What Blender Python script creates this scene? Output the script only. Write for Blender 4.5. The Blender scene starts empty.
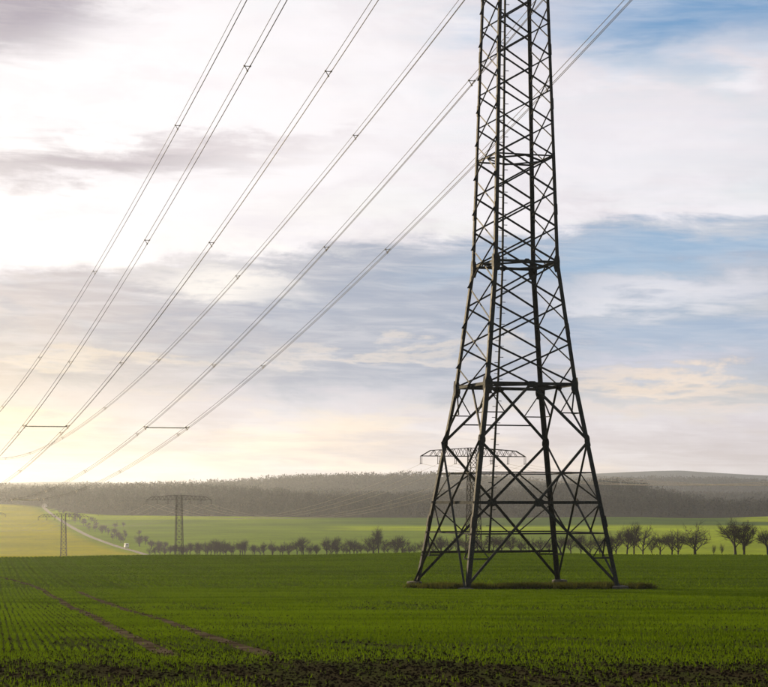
import bpy, math, random
import numpy as np
from mathutils import Vector

# ------------------------------------------------------------------ camera, sky, sun, exposure
random.seed(7); rng = np.random.default_rng(11)
sc = bpy.context.scene
EYE = 1.7
FPX, HZ = 1973.0, 500.0          # focal length and horizon row, in pixels of the 768x687 photograph
cam_d = bpy.data.cameras.new('camera'); cam = bpy.data.objects.new('camera', cam_d)
sc.collection.objects.link(cam); sc.camera = cam
cam.location = (0, 0, EYE); cam.rotation_euler = (math.radians(90), 0, 0)
cam_d.sensor_fit = 'HORIZONTAL'; cam_d.sensor_width = 36
cam_d.lens = 36 * FPX / 768
cam_d.shift_y = (HZ - 343.5) / 768
cam_d.clip_start = 0.5; cam_d.clip_end = 40000

SUN_AZ, SUN_EL = math.radians(-31), math.radians(10.5)
to_sun = Vector((math.sin(SUN_AZ) * math.cos(SUN_EL), math.cos(SUN_AZ) * math.cos(SUN_EL), math.sin(SUN_EL)))
sl = bpy.data.lights.new('sun', 'SUN'); sl.energy = 5.0; sl.angle = math.radians(4); sl.color = (1.0, 0.77, 0.48)
sun = bpy.data.objects.new('sun', sl); sc.collection.objects.link(sun)
sun.rotation_euler = to_sun.to_track_quat('Z', 'Y').to_euler()

sc.view_settings.view_transform = 'Standard'; sc.view_settings.look = 'None'
sc.view_settings.exposure = 0.6; sc.view_settings.gamma = 1.0
sc.view_settings.use_curve_mapping = False
sc.cycles.max_bounces = 6; sc.cycles.diffuse_bounces = 3; sc.cycles.transmission_bounces = 4
sc.cycles.volume_bounces = 0; sc.cycles.use_denoising = True
sc.cycles.caustics_reflective = False; sc.cycles.caustics_refractive = False

class G:
    """tiny node-graph helper"""
    def __init__(s, nt): s.nt = nt; s.n = nt.nodes; s.l = nt.links
    def new(s, t, **k):
        n = s.n.new(t)
        for a, b in k.items(): setattr(n, a, b)
        return n
    def put(s, sock, v):
        if isinstance(v, bpy.types.NodeSocket): s.l.new(v, sock)
        elif v is not None: sock.default_value = v
    def m(s, op, a, b=None, c=None, clamp=False):
        n = s.new('ShaderNodeMath', operation=op, use_clamp=clamp)
        for i, v in enumerate((a, b, c)):
            if v is not None: s.put(n.inputs[i], v)
        return n.outputs[0]
    def mix(s, f, a, b, blend='MIX'):
        n = s.new('ShaderNodeMix', data_type='RGBA', blend_type=blend)
        s.put(n.inputs[0], f)
        for i, v in ((6, a), (7, b)):
            if isinstance(v, (tuple, list)): v = (*v[:3], 1.0)
            s.put(n.inputs[i], v)
        return n.outputs[2]
    def ramp(s, v, lo, hi, a=0.0, b=1.0, kind='SMOOTHSTEP'):
        n = s.new('ShaderNodeMapRange', interpolation_type=kind)
        for i, x in enumerate((v, lo, hi, a, b)): s.put(n.inputs[i], x)
        return n.outputs[0]
    def noise(s, vec, scale, detail=4, rough=.55, dist=0.0, out=0):
        n = s.new('ShaderNodeTexNoise')
        if vec is not None: s.put(n.inputs['Vector'], vec)
        n.inputs['Scale'].default_value = scale; n.inputs['Detail'].default_value = detail
        n.inputs['Roughness'].default_value = rough; n.inputs['Distortion'].default_value = dist
        return n.outputs[out]
    def vec(s, x, y, z=0.0):
        n = s.new('ShaderNodeCombineXYZ')
        for i, v in enumerate((x, y, z)): s.put(n.inputs[i], v)
        return n.outputs[0]

def lin(r, g, b):
    f = lambda c: (c / 255 / 12.92) if c <= 10 else ((c / 255 + .055) / 1.055) ** 2.4
    return (f(r), f(g), f(b))

def make_world():
    w = bpy.data.worlds.new('World'); sc.world = w; w.use_nodes = True
    g = G(w.node_tree); g.n.clear()
    out = g.new('ShaderNodeOutputWorld'); bg = g.new('ShaderNodeBackground')
    g.l.new(bg.outputs[0], out.inputs[0]); bg.inputs['Strength'].default_value = 0.1
    sky = g.new('ShaderNodeTexSky', sky_type='NISHITA'); sky.sun_disc = False
    sky.sun_elevation = SUN_EL; sky.sun_rotation = SUN_AZ; sky.air_density = 1.0; sky.dust_density = 1.2
    tc = g.new('ShaderNodeTexCoord'); sp = g.new('ShaderNodeSeparateXYZ'); g.l.new(tc.outputs['Generated'], sp.inputs[0])
    x, y, z = sp.outputs
    az = g.m('MULTIPLY', g.m('ARCTAN2', x, y), 57.2958)          # degrees, right positive
    el = g.m('MULTIPLY', g.m('ARCSINE', z), 57.2958)
    # fold the azimuth so that the seam behind the camera does not show
    azf = g.m('ABSOLUTE', g.m('SUBTRACT', az, -50.0))
    # streaky cloud coordinates: long in azimuth, short in height, slightly tilted
    tilt = g.m('ADD', el, g.m('MULTIPLY', az, 0.03))
    cv = g.vec(g.m('MULTIPLY', az, 0.16), g.m('MULTIPLY', tilt, 0.75), 3.1)
    cvb = g.vec(g.m('MULTIPLY', az, 0.34), g.m('MULTIPLY', tilt, 0.9), 8.7)
    n1 = g.noise(cv, 1.0, 7, .58, .4)
    n2 = g.noise(cvb, 1.0, 8, .62, .3)
    n3 = g.noise(g.vec(g.m('MULTIPLY', az, 0.45), g.m('MULTIPLY', tilt, 4.2), 1.3), 1.0, 6, .6, .5)
    s1 = g.m('SUBTRACT', n1, .5); s2 = g.m('SUBTRACT', n2, .5); s3 = g.m('SUBTRACT', n3, .5)
    # warped coordinates for the individual cloud banks
    wa = g.m('ADD', az, g.m('ADD', g.m('MULTIPLY', s1, 6.0), g.m('MULTIPLY', s2, 4.5)))
    we = g.m('ADD', el, g.m('ADD', g.m('MULTIPLY', s1, 2.4), g.m('ADD', g.m('MULTIPLY', s2, 2.2), g.m('MULTIPLY', s3, 1.0))))
    K = 1 / 0.1 / 2 ** 0.6          # cloud colours are display values at this exposure
    def C(r, gg, b, k=1.0):
        c = lin(r, gg, b); return tuple(v * k * K for v in c)
    # cloud sheet: white-grey, thinner and greyer with noise
    sheet = g.mix(g.ramp(n2, .36, .66), C(214, 208, 216), C(243, 240, 246))
    # brighter towards the sun, dimmer away from it
    sd = g.new('ShaderNodeVectorMath', operation='DOT_PRODUCT'); g.l.new(tc.outputs['Generated'], sd.inputs[0]); sd.inputs[1].default_value = to_sun
    toward = g.ramp(sd.outputs['Value'], .45, .95)
    col = g.mix(g.m('MULTIPLY', g.ramp(n1, .46, .62), .55), sheet, g.mix(.35, sky.outputs[0], C(150, 172, 205)))
    def bank(col, px, py, rx, ry, c, amt=1.0, soft=.15, tl=0.0, hard=1.0):
        """a bank of cloud (or a gap) centred on a direction; degrees from photo pixels"""
        ca = math.degrees(math.atan((px - 384) / FPX)); ce = math.degrees(math.atan((HZ - py) / FPX))
        ra = math.degrees(rx / FPX); re = math.degrees(ry / FPX)
        dx = g.m('DIVIDE', g.m('SUBTRACT', wa, ca), ra)
        e0 = g.m('SUBTRACT', we, ce)
        if tl: e0 = g.m('SUBTRACT', e0, g.m('MULTIPLY', g.m('SUBTRACT', wa, ca), tl))
        dy = g.m('DIVIDE', e0, re)
        r = g.m('SQRT', g.m('ADD', g.m('MULTIPLY', dx, dx), g.m('MULTIPLY', dy, dy)))
        f = g.m('MULTIPLY', g.ramp(r, 1.0 + soft, max(0.0, 1.0 - soft - .5)), amt)
        return g.mix(f, col, c)
    bl = lambda r, gg, b, t=.75: g.mix(t, sky.outputs[0], C(r, gg, b))
    # glare of the sun behind thin cloud, upper left
    col = bank(col, 120, 110, 460, 230, C(252, 248, 251, 1.02), .93, .3)
    col = g.mix(g.ramp(n2, .50, .34, 0, .20), col, C(226, 218, 226))
    # blue gaps right
    col = bank(col, 745, 6, 270, 50, bl(98, 150, 198, .95), .95, .4, .12)
    col = bank(col, 700, 60, 150, 18, bl(170, 190, 220), .5, .4, .1)
    col = bank(col, 640, 150, 230, 75, C(240, 237, 244), .75, .4)
    # blue-grey stratus deck: crisp upper edge, ragged streaky body
    def edl(row, px0=384, slope=0.0):       # elevation of a photo row, tilted with azimuth
        e = math.degrees(math.atan((HZ - row) / FPX)); a0 = math.degrees(math.atan((px0 - 384) / FPX))
        return g.m('ADD', e, g.m('MULTIPLY', g.m('SUBTRACT', az, a0), slope))
    wd = g.m('ADD', el, g.m('ADD', g.m('MULTIPLY', s2, 1.9), g.m('ADD', g.m('MULTIPLY', s1, 1.0), g.m('MULTIPLY', s3, .5))))
    top = g.m('SUBTRACT', wd, edl(262, 240, .085)); bot = g.m('SUBTRACT', we, edl(408, 384, .0))
    deck = g.m('MULTIPLY', g.ramp(top, .35, -.25), g.ramp(bot, -.5, .9))
    dcol = g.mix(g.ramp(az, -11.0, 3.0), C(190, 183, 188), C(156, 169, 190))
    dcol = g.mix(g.ramp(n3, .45, .75, 0, .42), dcol, C(205, 204, 214))
    dcol = g.mix(g.ramp(n2, .44, .64, 0, .5), dcol, C(148, 160, 182))
    thin = g.ramp(az, 4.0, 8.0, .97, .70)
    col = g.mix(g.m('MULTIPLY', deck, thin), col, dcol)
    col = bank(col, 690, 250, 250, 28, bl(136, 173, 209, .95), .95, .4, .06)
    col = bank(col, 380, 296, 240, 30, C(154, 167, 190), .5, .4)
    col = bank(col, 700, 332, 220, 32, C(156, 180, 208), .8, .4)
    col = bank(col, 660, 292, 130, 16, C(226, 228, 238), .75, .5)
    # lit gaps and streaks
    col = bank(col, 225, 283, 100, 17, C(252, 246, 240), .9, .5)
    col = bank(col, 390, 352, 150, 7, C(238, 224, 210), .55, .6)
    col = bank(col, 90, 364, 170, 7, C(240, 224, 200), .5, .6)
    col = bank(col, 690, 378, 150, 9, C(250, 228, 206), .75, .6)
    col = bank(col, 700, 402, 140, 6, C(240, 222, 214), .6, .6)
    col = bank(col, 620, 360, 110, 8, C(205, 205, 222), .5, .6)
    # mauve cloud and streak in the glare
    col = bank(col, 12, 18, 105, 52, C(160, 153, 168), .95, .3, .1)
    col = bank(col, 90, 166, 200, 26, C(184, 176, 184), .95, .3, .06)
    col = bank(col, 240, 148, 120, 14, C(218, 209, 214), .6, .5, .05)
    # low band above the horizon
    hb = g.ramp(el, 3.4, 1.2)
    col = g.mix(g.m('MULTIPLY', hb, g.ramp(n3, .25, .7, .95, .5)), col, C(222, 212, 214, .80))
    hbw = g.m('MULTIPLY', g.ramp(el, 6.5, 1.0), g.ramp(az, -2.0, -14.0))
    col = g.mix(g.m('MULTIPLY', hbw, .8), col, C(252, 226, 182, .62))
    # fine streaks through everything
    col = g.mix(g.ramp(n3, .30, .70, 0.0, .16), col, C(252, 246, 244))
    # the side of the sky away from the sun is dimmer
    dim = g.ramp(sd.outputs['Value'], -0.6, .55, .38, 1.0)
    hs = g.new('ShaderNodeVectorMath', operation='SCALE'); g.l.new(col, hs.inputs[0]); g.l.new(dim, hs.inputs['Scale'])
    g.l.new(hs.outputs[0], bg.inputs['Color'])
make_world()

# ------------------------------------------------------------------ helpers
COL = sc.collection
def tag(o, label=None, cat=None, group=None, kind=None):
    if label: o['label'] = label
    if cat: o['category'] = cat
    if group: o['group'] = group
    if kind: o['kind'] = kind
    return o
def empty(name, loc=(0, 0, 0), rz=0.0):
    o = bpy.data.objects.new(name, None); COL.objects.link(o)
    o.location = loc; o.rotation_euler = (0, 0, rz); o.empty_display_size = .5
    return o
def mesh_obj(name, v, f, mat, parent=None, smooth=False):
    me = bpy.data.meshes.new(name)
    me.from_pydata([tuple(p) for p in v], [], [tuple(q) for q in f]); me.update()
    if smooth: me.polygons.foreach_set('use_smooth', [True] * len(me.polygons))
    me.materials.append(mat)
    o = bpy.data.objects.new(name, me); COL.objects.link(o); o.parent = parent
    return o
def np_mesh(name, V, F, mat, attrs=None, smooth=False, parent=None):
    """fast mesh from numpy arrays; F is (n,3) or (n,4)"""
    me = bpy.data.meshes.new(name); k = F.shape[1]
    me.vertices.add(len(V)); me.vertices.foreach_set('co', np.asarray(V, np.float32).ravel())
    me.loops.add(F.size); me.loops.foreach_set('vertex_index', F.astype(np.int32).ravel())
    me.polygons.add(len(F)); me.polygons.foreach_set('loop_start', np.arange(0, F.size, k, dtype=np.int32))
    if smooth: me.polygons.foreach_set('use_smooth', np.ones(len(F), bool))
    for nm, A in (attrs or {}).items():
        if A.ndim == 1:
            at = me.attributes.new(nm, 'FLOAT', 'POINT'); at.data.foreach_set('value', A.astype(np.float32))
        else:
            at = me.attributes.new(nm, 'FLOAT_COLOR', 'POINT')
            at.data.foreach_set('color', np.c_[A, np.ones(len(A))].astype(np.float32).ravel())
    me.update(calc_edges=True); me.materials.append(mat)
    o = bpy.data.objects.new(name, me); COL.objects.link(o); o.parent = parent
    return o
class MB:
    def __init__(s): s.v = []; s.f = []
    def add(s, v, f):
        b = len(s.v); s.v += [tuple(p) for p in v]; s.f += [tuple(i + b for i in q) for q in f]
    def bar(s, a, b, w, h=None, n=None):
        """rectangular bar; w along (dir x n), h along n"""
        a, b = Vector(a), Vector(b); d = (b - a).normalized(); h = h or w
        n = Vector(n) if n is not None else (Vector((0, 0, 1)) if abs(d.z) < .9 else Vector((1, 0, 0)))
        n = (n - d * n.dot(d)).normalized(); t = d.cross(n)
        P = []
        for e in (a, b):
            for i, j in ((-1, -1), (1, -1), (1, 1), (-1, 1)): P.append(e + t * (i * w / 2) + n * (j * h / 2))
        s.add(P, [(0, 3, 2, 1), (4, 5, 6, 7), (0, 1, 5, 4), (1, 2, 6, 5), (2, 3, 7, 6), (3, 0, 4, 7)])
    def angle(s, a, b, e1, e2, w, t):
        """steel angle section from a to b, heel on the line, flanges along e1 and e2"""
        a, b, e1, e2 = Vector(a), Vector(b), Vector(e1), Vector(e2)
        d = (b - a).normalized(); e1 = (e1 - d * e1.dot(d)).normalized()
        e2 = (e2 - d * e2.dot(d)); e2 = (e2 - e1 * e2.dot(e1)).normalized()
        pr = [(0, 0), (w, 0), (w, t), (t, t), (t, w), (0, w)]
        P = [p + e1 * x + e2 * y for p in (a, b) for x, y in pr]
        F = [(i, (i + 1) % 6, (i + 1) % 6 + 6, i + 6) for i in range(6)]
        F += [(0, 5, 4, 3), (0, 3, 2, 1), (6, 9, 10, 11), (6, 7, 8, 9)]
        s.add(P, F)
    def tube(s, pts, r, k=6, cap=True):
        pts = [Vector(p) for p in pts]; rs = r if isinstance(r, (list, tuple)) else [r] * len(pts)
        P = []
        for i, p in enumerate(pts):
            d = (pts[min(i + 1, len(pts) - 1)] - pts[max(i - 1, 0)]).normalized()
            n = Vector((0, 0, 1)) if abs(d.z) < .9 else Vector((1, 0, 0))
            n = (n - d * n.dot(d)).normalized(); t = d.cross(n)
            for j in range(k):
                q = 2 * math.pi * j / k; P.append(p + (t * math.cos(q) + n * math.sin(q)) * rs[i])
        F = [(i * k + j, i * k + (j + 1) % k, (i + 1) * k + (j + 1) % k, (i + 1) * k + j) for i in range(len(pts) - 1) for j in range(k)]
        if cap: F += [tuple(range(k))[::-1], tuple(range((len(pts) - 1) * k, len(pts) * k))]
        s.add(P, F)
    def build(s, name, mat, parent=None, smooth=False): return mesh_obj(name, s.v, s.f, mat, parent, smooth)

# ------------------------------------------------------------------ materials
def mat(name):
    m = bpy.data.materials.new(name); m.use_nodes = True; g = G(m.node_tree); g.n.clear()
    out = g.new('ShaderNodeOutputMaterial'); return m, g, out
def simple(name, c, rough=.6, spec=.4, metal=0.0, var=.25, scale=6.0, bump=0.0):
    m, g, out = mat(name); p = g.new('ShaderNodeBsdfPrincipled'); g.l.new(p.outputs[0], out.inputs[0])
    tc = g.new('ShaderNodeTexCoord'); n = g.noise(tc.outputs['Object'], scale, 5)
    f = g.ramp(n, .3, .7)
    g.l.new(g.mix(f, tuple(v * (1 - var) for v in c), tuple(v * (1 + var) for v in c)), p.inputs['Base Color'])
    p.inputs['Roughness'].default_value = rough; p.inputs['Metallic'].default_value = metal
    p.inputs['Specular IOR Level'].default_value = spec
    if bump:
        b = g.new('ShaderNodeBump'); b.inputs['Strength'].default_value = bump; b.inputs['Distance'].default_value = .02
        g.l.new(g.noise(tc.outputs['Object'], scale * 5, 4), b.inputs['Height']); g.l.new(b.outputs[0], p.inputs['Normal'])
    return m
def steel_mat(name, ca, cb, cr, gl):
    """old paint on steel: nearly matt, with a faint even sheen"""
    m, g, out = mat(name); d = g.new('ShaderNodeBsdfDiffuse'); gs = g.new('ShaderNodeBsdfGlossy'); mx = g.new('ShaderNodeMixShader')
    tc = g.new('ShaderNodeTexCoord'); n = g.noise(tc.outputs['Object'], 1.3, 5); n2 = g.noise(tc.outputs['Object'], 14, 5)
    c = g.mix(g.ramp(n, .35, .65), ca, cb); c = g.mix(g.ramp(n2, .6, .75, 0, .5), c, cr)
    g.l.new(c, d.inputs['Color']); gs.inputs['Roughness'].default_value = .5; gs.inputs['Color'].default_value = (.9, .9, .9, 1)
    g.l.new(g.ramp(n2, .3, .7, gl * .5, gl * 1.5), mx.inputs[0]); g.l.new(d.outputs[0], mx.inputs[1]); g.l.new(gs.outputs[0], mx.inputs[2]); g.l.new(mx.outputs[0], out.inputs[0])
    return m
M_STEEL = steel_mat('weathered_steel', (.007, .014, .016), (.017, .022, .021), (.024, .021, .016), .020)
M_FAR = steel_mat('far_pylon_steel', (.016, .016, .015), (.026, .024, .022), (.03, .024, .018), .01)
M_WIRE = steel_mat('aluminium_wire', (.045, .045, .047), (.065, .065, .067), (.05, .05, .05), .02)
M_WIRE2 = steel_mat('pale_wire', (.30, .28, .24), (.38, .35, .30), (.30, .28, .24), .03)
M_SPACER = simple('spacer_metal', (.22, .20, .17), .5, .5, .3)
M_ROD = simple('rod_composite', (.80, .74, .64), .5, .4)
M_GLASS = simple('porcelain', (.16, .08, .04), .25, .6)
M_CONC = simple('concrete', (.075, .072, .062), .9, .2, 0, .3, 3.0, .5)
M_BARK = simple('bark', (.030, .026, .022), .9, .2, 0, .35, 4.0)
M_TWIG = simple('twigs', (.054, .045, .037), .9, .2, 0, .35, 2.0)
M_PAINT = simple('white_paint', (.80, .80, .78), .35, .5, 0, .04)
M_DARK = simple('dark_window', (.02, .022, .025), .15, .6, 0, .05)
M_RUB = simple('rubber', (.03, .03, .03), .8, .3)

def blade_mat(name, c1, c2, trans=.5, scale=.6):
    m, g, out = mat(name)
    geo = g.new('ShaderNodeNewGeometry'); n = g.noise(geo.outputs['Position'], scale, 4); nb = g.noise(geo.outputs['Position'], 9.0, 3)
    sv = g.new('ShaderNodeVectorMath', operation='MULTIPLY'); g.l.new(geo.outputs['Position'], sv.inputs[0]); sv.inputs[1].default_value = (.035, .26, .3)
    ns = g.noise(sv.outputs[0], 1.0, 4)
    c = g.mix(g.ramp(g.m('ADD', g.m('MULTIPLY', ns, .55), g.m('ADD', g.m('MULTIPLY', n, .3), g.m('MULTIPLY', nb, .15))), .38, .60), c1, c2)
    d = g.new('ShaderNodeBsdfDiffuse'); t = g.new('ShaderNodeBsdfTranslucent'); mx = g.new('ShaderNodeMixShader')
    g.l.new(c, d.inputs[0]); g.l.new(g.mix(.5, c, (c2[0] * 1.5, c2[1] * 1.5, c2[2] * .5)), t.inputs[0]); mx.inputs[0].default_value = trans
    g.l.new(d.outputs[0], mx.inputs[1]); g.l.new(t.outputs[0], mx.inputs[2]); g.l.new(mx.outputs[0], out.inputs[0])
    return m
M_WHEAT = blade_mat('young_wheat', (.013, .031, .002), (.080, .132, .005), .45, .25)
M_WEED = blade_mat('weeds', (.018, .028, .005), (.080, .082, .024), .35)
def wood_mat(name, ca, cb):
    m, g, out = mat(name); d = g.new('ShaderNodeBsdfDiffuse'); g.l.new(d.outputs[0], out.inputs[0])
    geo = g.new('ShaderNodeNewGeometry'); at = g.new('ShaderNodeAttribute', attribute_name='tint')
    c = g.mix(g.ramp(g.noise(geo.outputs['Position'], .012, 4), .35, .65), ca, cb)
    v = g.new('ShaderNodeVectorMath', operation='SCALE'); g.l.new(c, v.inputs[0]); g.l.new(at.outputs['Fac'], v.inputs['Scale']); g.l.new(v.outputs[0], d.inputs[0]); return m
M_WOOD = wood_mat('winter_wood', (.013, .019, .011), (.030, .029, .016)); M_HAZEWOOD = wood_mat('haze_tinted_wood', (.009, .017, .016), (.015, .023, .020))  # second wood is cooler: haze blue mixed into the far ridge's colour

def ground_mat():
    """soil with young wheat near by, valley fields; the colour attribute holds painted sun patches too"""
    m, g, out = mat('field_ground')
    geo = g.new('ShaderNodeNewGeometry'); pos = geo.outputs['Position']
    sp = g.new('ShaderNodeSeparateXYZ'); g.l.new(pos, sp.inputs[0])
    at = g.new('ShaderNodeAttribute', attribute_name='crop_light'); cov = g.new('ShaderNodeAttribute', attribute_name='cover')
    n1 = g.noise(pos, .012, 5, .6); n2 = g.noise(pos, .35, 5); n3 = g.noise(pos, 6.0, 5, .65)
    v = g.m('ADD', g.m('MULTIPLY', n1, .7), g.m('MULTIPLY', n2, .3))
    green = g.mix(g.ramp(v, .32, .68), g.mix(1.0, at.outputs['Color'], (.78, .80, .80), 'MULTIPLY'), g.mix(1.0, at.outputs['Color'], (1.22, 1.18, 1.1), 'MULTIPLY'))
    # drill rows along the tramlines, only in the drilled wheat
    u = g.m('ADD', sp.outputs[0], g.m('MULTIPLY', sp.outputs[1], .199))
    rw = g.m('SINE', g.m('ADD', g.m('MULTIPLY', u, 3.9), g.m('MULTIPLY', n2, 6.0)))
    soil = g.mix(g.ramp(n3, .3, .7), (.018, .013, .009), (.045, .034, .022))
    f = g.m('ADD', cov.outputs['Fac'], g.m('ADD', g.m('MULTIPLY', g.m('SUBTRACT', n3, .5), .9), g.m('MULTIPLY', rw, .08)), None, True)
    f = g.m('MAXIMUM', f, g.ramp(cov.outputs['Fac'], .95, 1.0))
    c = g.mix(f, soil, green)
    d = g.new('ShaderNodeBsdfDiffuse'); g.l.new(c, d.inputs[0])
    b = g.new('ShaderNodeBump'); b.inputs['Strength'].default_value = .7; b.inputs['Distance'].default_value = .06
    g.l.new(n3, b.inputs['Height']); g.l.new(b.outputs[0], d.inputs['Normal'])
    # upright blades let low sun through: translucency with random sideways normals
    t = g.new('ShaderNodeBsdfTranslucent')
    g.l.new(g.mix(1.0, c, (6.2, 5.4, 1.5), 'MULTIPLY'), t.inputs[0])
    nv = g.noise(pos, 3.0, 2, .5, 0, 1)
    s1 = g.new('ShaderNodeVectorMath', operation='SUBTRACT'); g.l.new(nv, s1.inputs[0]); s1.inputs[1].default_value = (.5, .5, .5)
    s2 = g.new('ShaderNodeVectorMath', operation='MULTIPLY'); g.l.new(s1.outputs[0], s2.inputs[0]); s2.inputs[1].default_value = (1, 1, .15)
    s3 = g.new('ShaderNodeVectorMath', operation='NORMALIZE'); g.l.new(s2.outputs[0], s3.inputs[0]); g.l.new(s3.outputs[0], t.inputs['Normal'])
    mx = g.new('ShaderNodeMixShader'); bd = g.new('ShaderNodeAttribute', attribute_name='blades'); g.l.new(bd.outputs['Fac'], mx.inputs[0])
    g.l.new(d.outputs[0], mx.inputs[1]); g.l.new(t.outputs[0], mx.inputs[2]); g.l.new(mx.outputs[0], out.inputs[0])
    return m
M_GROUND = ground_mat()
def soil_mat():
    m, g, out = mat('bare_soil'); p = g.new('ShaderNodeBsdfDiffuse'); g.l.new(p.outputs[0], out.inputs[0])
    pos = g.new('ShaderNodeNewGeometry').outputs['Position']
    g.l.new(g.mix(g.ramp(g.noise(pos, 9.0, 5), .3, .7), (.008, .006, .004), (.026, .020, .013)), p.inputs['Color']); return m
M_SOIL = soil_mat()
def track_mat():
    m, g, out = mat('packed_soil'); p = g.new('ShaderNodeBsdfDiffuse'); g.l.new(p.outputs[0], out.inputs[0])
    pos = g.new('ShaderNodeNewGeometry').outputs['Position']; n = g.noise(pos, .8, 4); n2 = g.noise(pos, 7.0, 5)
    c = g.mix(g.ramp(n, .36, .66), (.040, .031, .019), (.100, .078, .052)); c = g.mix(g.ramp(n2, .55, .72, 0, .7), c, (.026, .024, .012))
    g.l.new(c, p.inputs['Color'])
    b = g.new('ShaderNodeBump'); b.inputs['Strength'].default_value = .9; b.inputs['Distance'].default_value = .05; g.l.new(n2, b.inputs['Height']); g.l.new(b.outputs[0], p.inputs['Normal'])
    return m
M_TRACK = track_mat()
M_ROAD = simple('pale_asphalt', (.075, .068, .06), .9, .1, 0, .3, .15)

# ------------------------------------------------------------------ terrain (one sheet)
PY = np.array([-300, -60, 0, 28, 60, 108, 122, 136, 160, 200, 240, 270, 320, 400, 500, 700, 850, 950, 1010, 1200, 1400, 1600, 1700, 1900, 2300, 17000], float)
PZ = np.array([4, .6, -1.7, -2.64, -3.71, -5.27, -5.60, -5.82, -6.18, -6.55, -6.72, -7.5, -9.15, -11.5, -14.2, -19.9, -24.3, -26.3, -25.9, -23, -19.5, -15, -12.5, -7, -4, -4], float)
def _slopes(x, y):
    d = np.diff(y) / np.diff(x); m = np.zeros_like(y); m[1:-1] = np.where(d[:-1] * d[1:] > 0, 2 * d[:-1] * d[1:] / (d[:-1] + d[1:] + 1e-12), 0); m[0], m[-1] = d[0], d[-1]; return m
PM = _slopes(PY, PZ)
def hermite(q):
    q = np.clip(q, PY[0], PY[-1]); i = np.clip(np.searchsorted(PY, q) - 1, 0, len(PY) - 2)
    h = PY[i + 1] - PY[i]; t = (q - PY[i]) / h
    return (PZ[i] * (1 + 2 * t) * (1 - t) ** 2 + PM[i] * h * t * (1 - t) ** 2 + PZ[i + 1] * t * t * (3 - 2 * t) + PM[i + 1] * h * t * t * (t - 1))
px2a = lambda p: (np.asarray(p, float) - 384) / FPX
# wooded ridges: (distance, near width, far width, px list, row of the ground crest at that px)
RIDGES = [
 (2120, 330, 500, [-700, -300, -40, 0, 60, 130, 250, 330, 380, 430, 520, 580, 610, 640, 670, 700, 730, 800, 1100, 1600], [498, 497, 499, 500, 496.5, 496, 496.5, 503, 501.5, 501, 498, 492, 490, 494, 503, 509, 512, 511, 505, 500]),
 (3300, 380, 600, [-700, 0, 200, 250, 285, 330, 400, 450, 520, 600, 700, 800, 1600], [492, 492, 492, 488, 484.5, 483.5, 484, 484.5, 487, 497, 503, 503, 497]),
 (4450, 450, 600, [-700, 0, 400, 560, 620, 680, 740, 768, 850, 1600], [486, 486, 487, 488, 487.5, 486.5, 488, 490, 487, 486]),
 (6000, 650, 400, [-700, -200, 0, 100, 200, 260, 330, 430, 560, 620, 680, 730, 768, 900, 1600], [480, 482, 483, 483, 483, 482, 480, 477, 473.5, 472, 471.5, 474, 476, 474, 473]),
]
def gz(X, Y):
    """ground height, world z"""
    X = np.asarray(X, float); Y = np.asarray(Y, float); z = hermite(Y)
    # gentle swells
    z = z + .10 * np.sin(X / 23 + 1.2) * np.clip((Y - 40) / 60, 0, 1) * np.clip((260 - Y) / 60, 0, 1) + .05 * np.sin(X / 9.0 + Y / 14) * np.clip((Y - 30) / 60, 0, 1) * np.clip((230 - Y) / 60, 0, 1)
    z = z + np.clip((Y - 170) / 60, 0, 1) * np.clip((420 - Y) / 120, 0, 1) * (.16 * np.sin(X / 17 + .6) + .10 * np.sin(X / 6.3) - .00007 * X * X)
    a = X / np.maximum(Y, 300.0)
    for D, wn, wf, P, R in RIDGES:
        top = (HZ - np.interp(a, px2a(P), R)) / FPX * D
        t = (Y - D); k = np.where(t < 0, np.exp(-(t / wn) ** 2), np.exp(-(t / wf) ** 2))
        z = z + np.maximum(0 if D > 2500 else -9.0, top + 4.0) * k
    # rolling relief far away
    z = z + np.clip((Y - 1700) / 900, 0, 1) * (2.2 * np.sin(X / 170 + Y / 420) + 1.4 * np.sin(X / 71 - Y / 260))
    return z + EYE
def edge(a):
    """distance of the wood's near edge along a direction"""
    return np.interp(a, px2a([-400, 0, 45, 70, 110, 200, 330, 430, 600, 690, 715, 768, 1100]), [1930, 1900, 1790, 1700, 1650, 1630, 1620, 1610, 1600, 1620, 1640, 1700, 1700])

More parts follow.
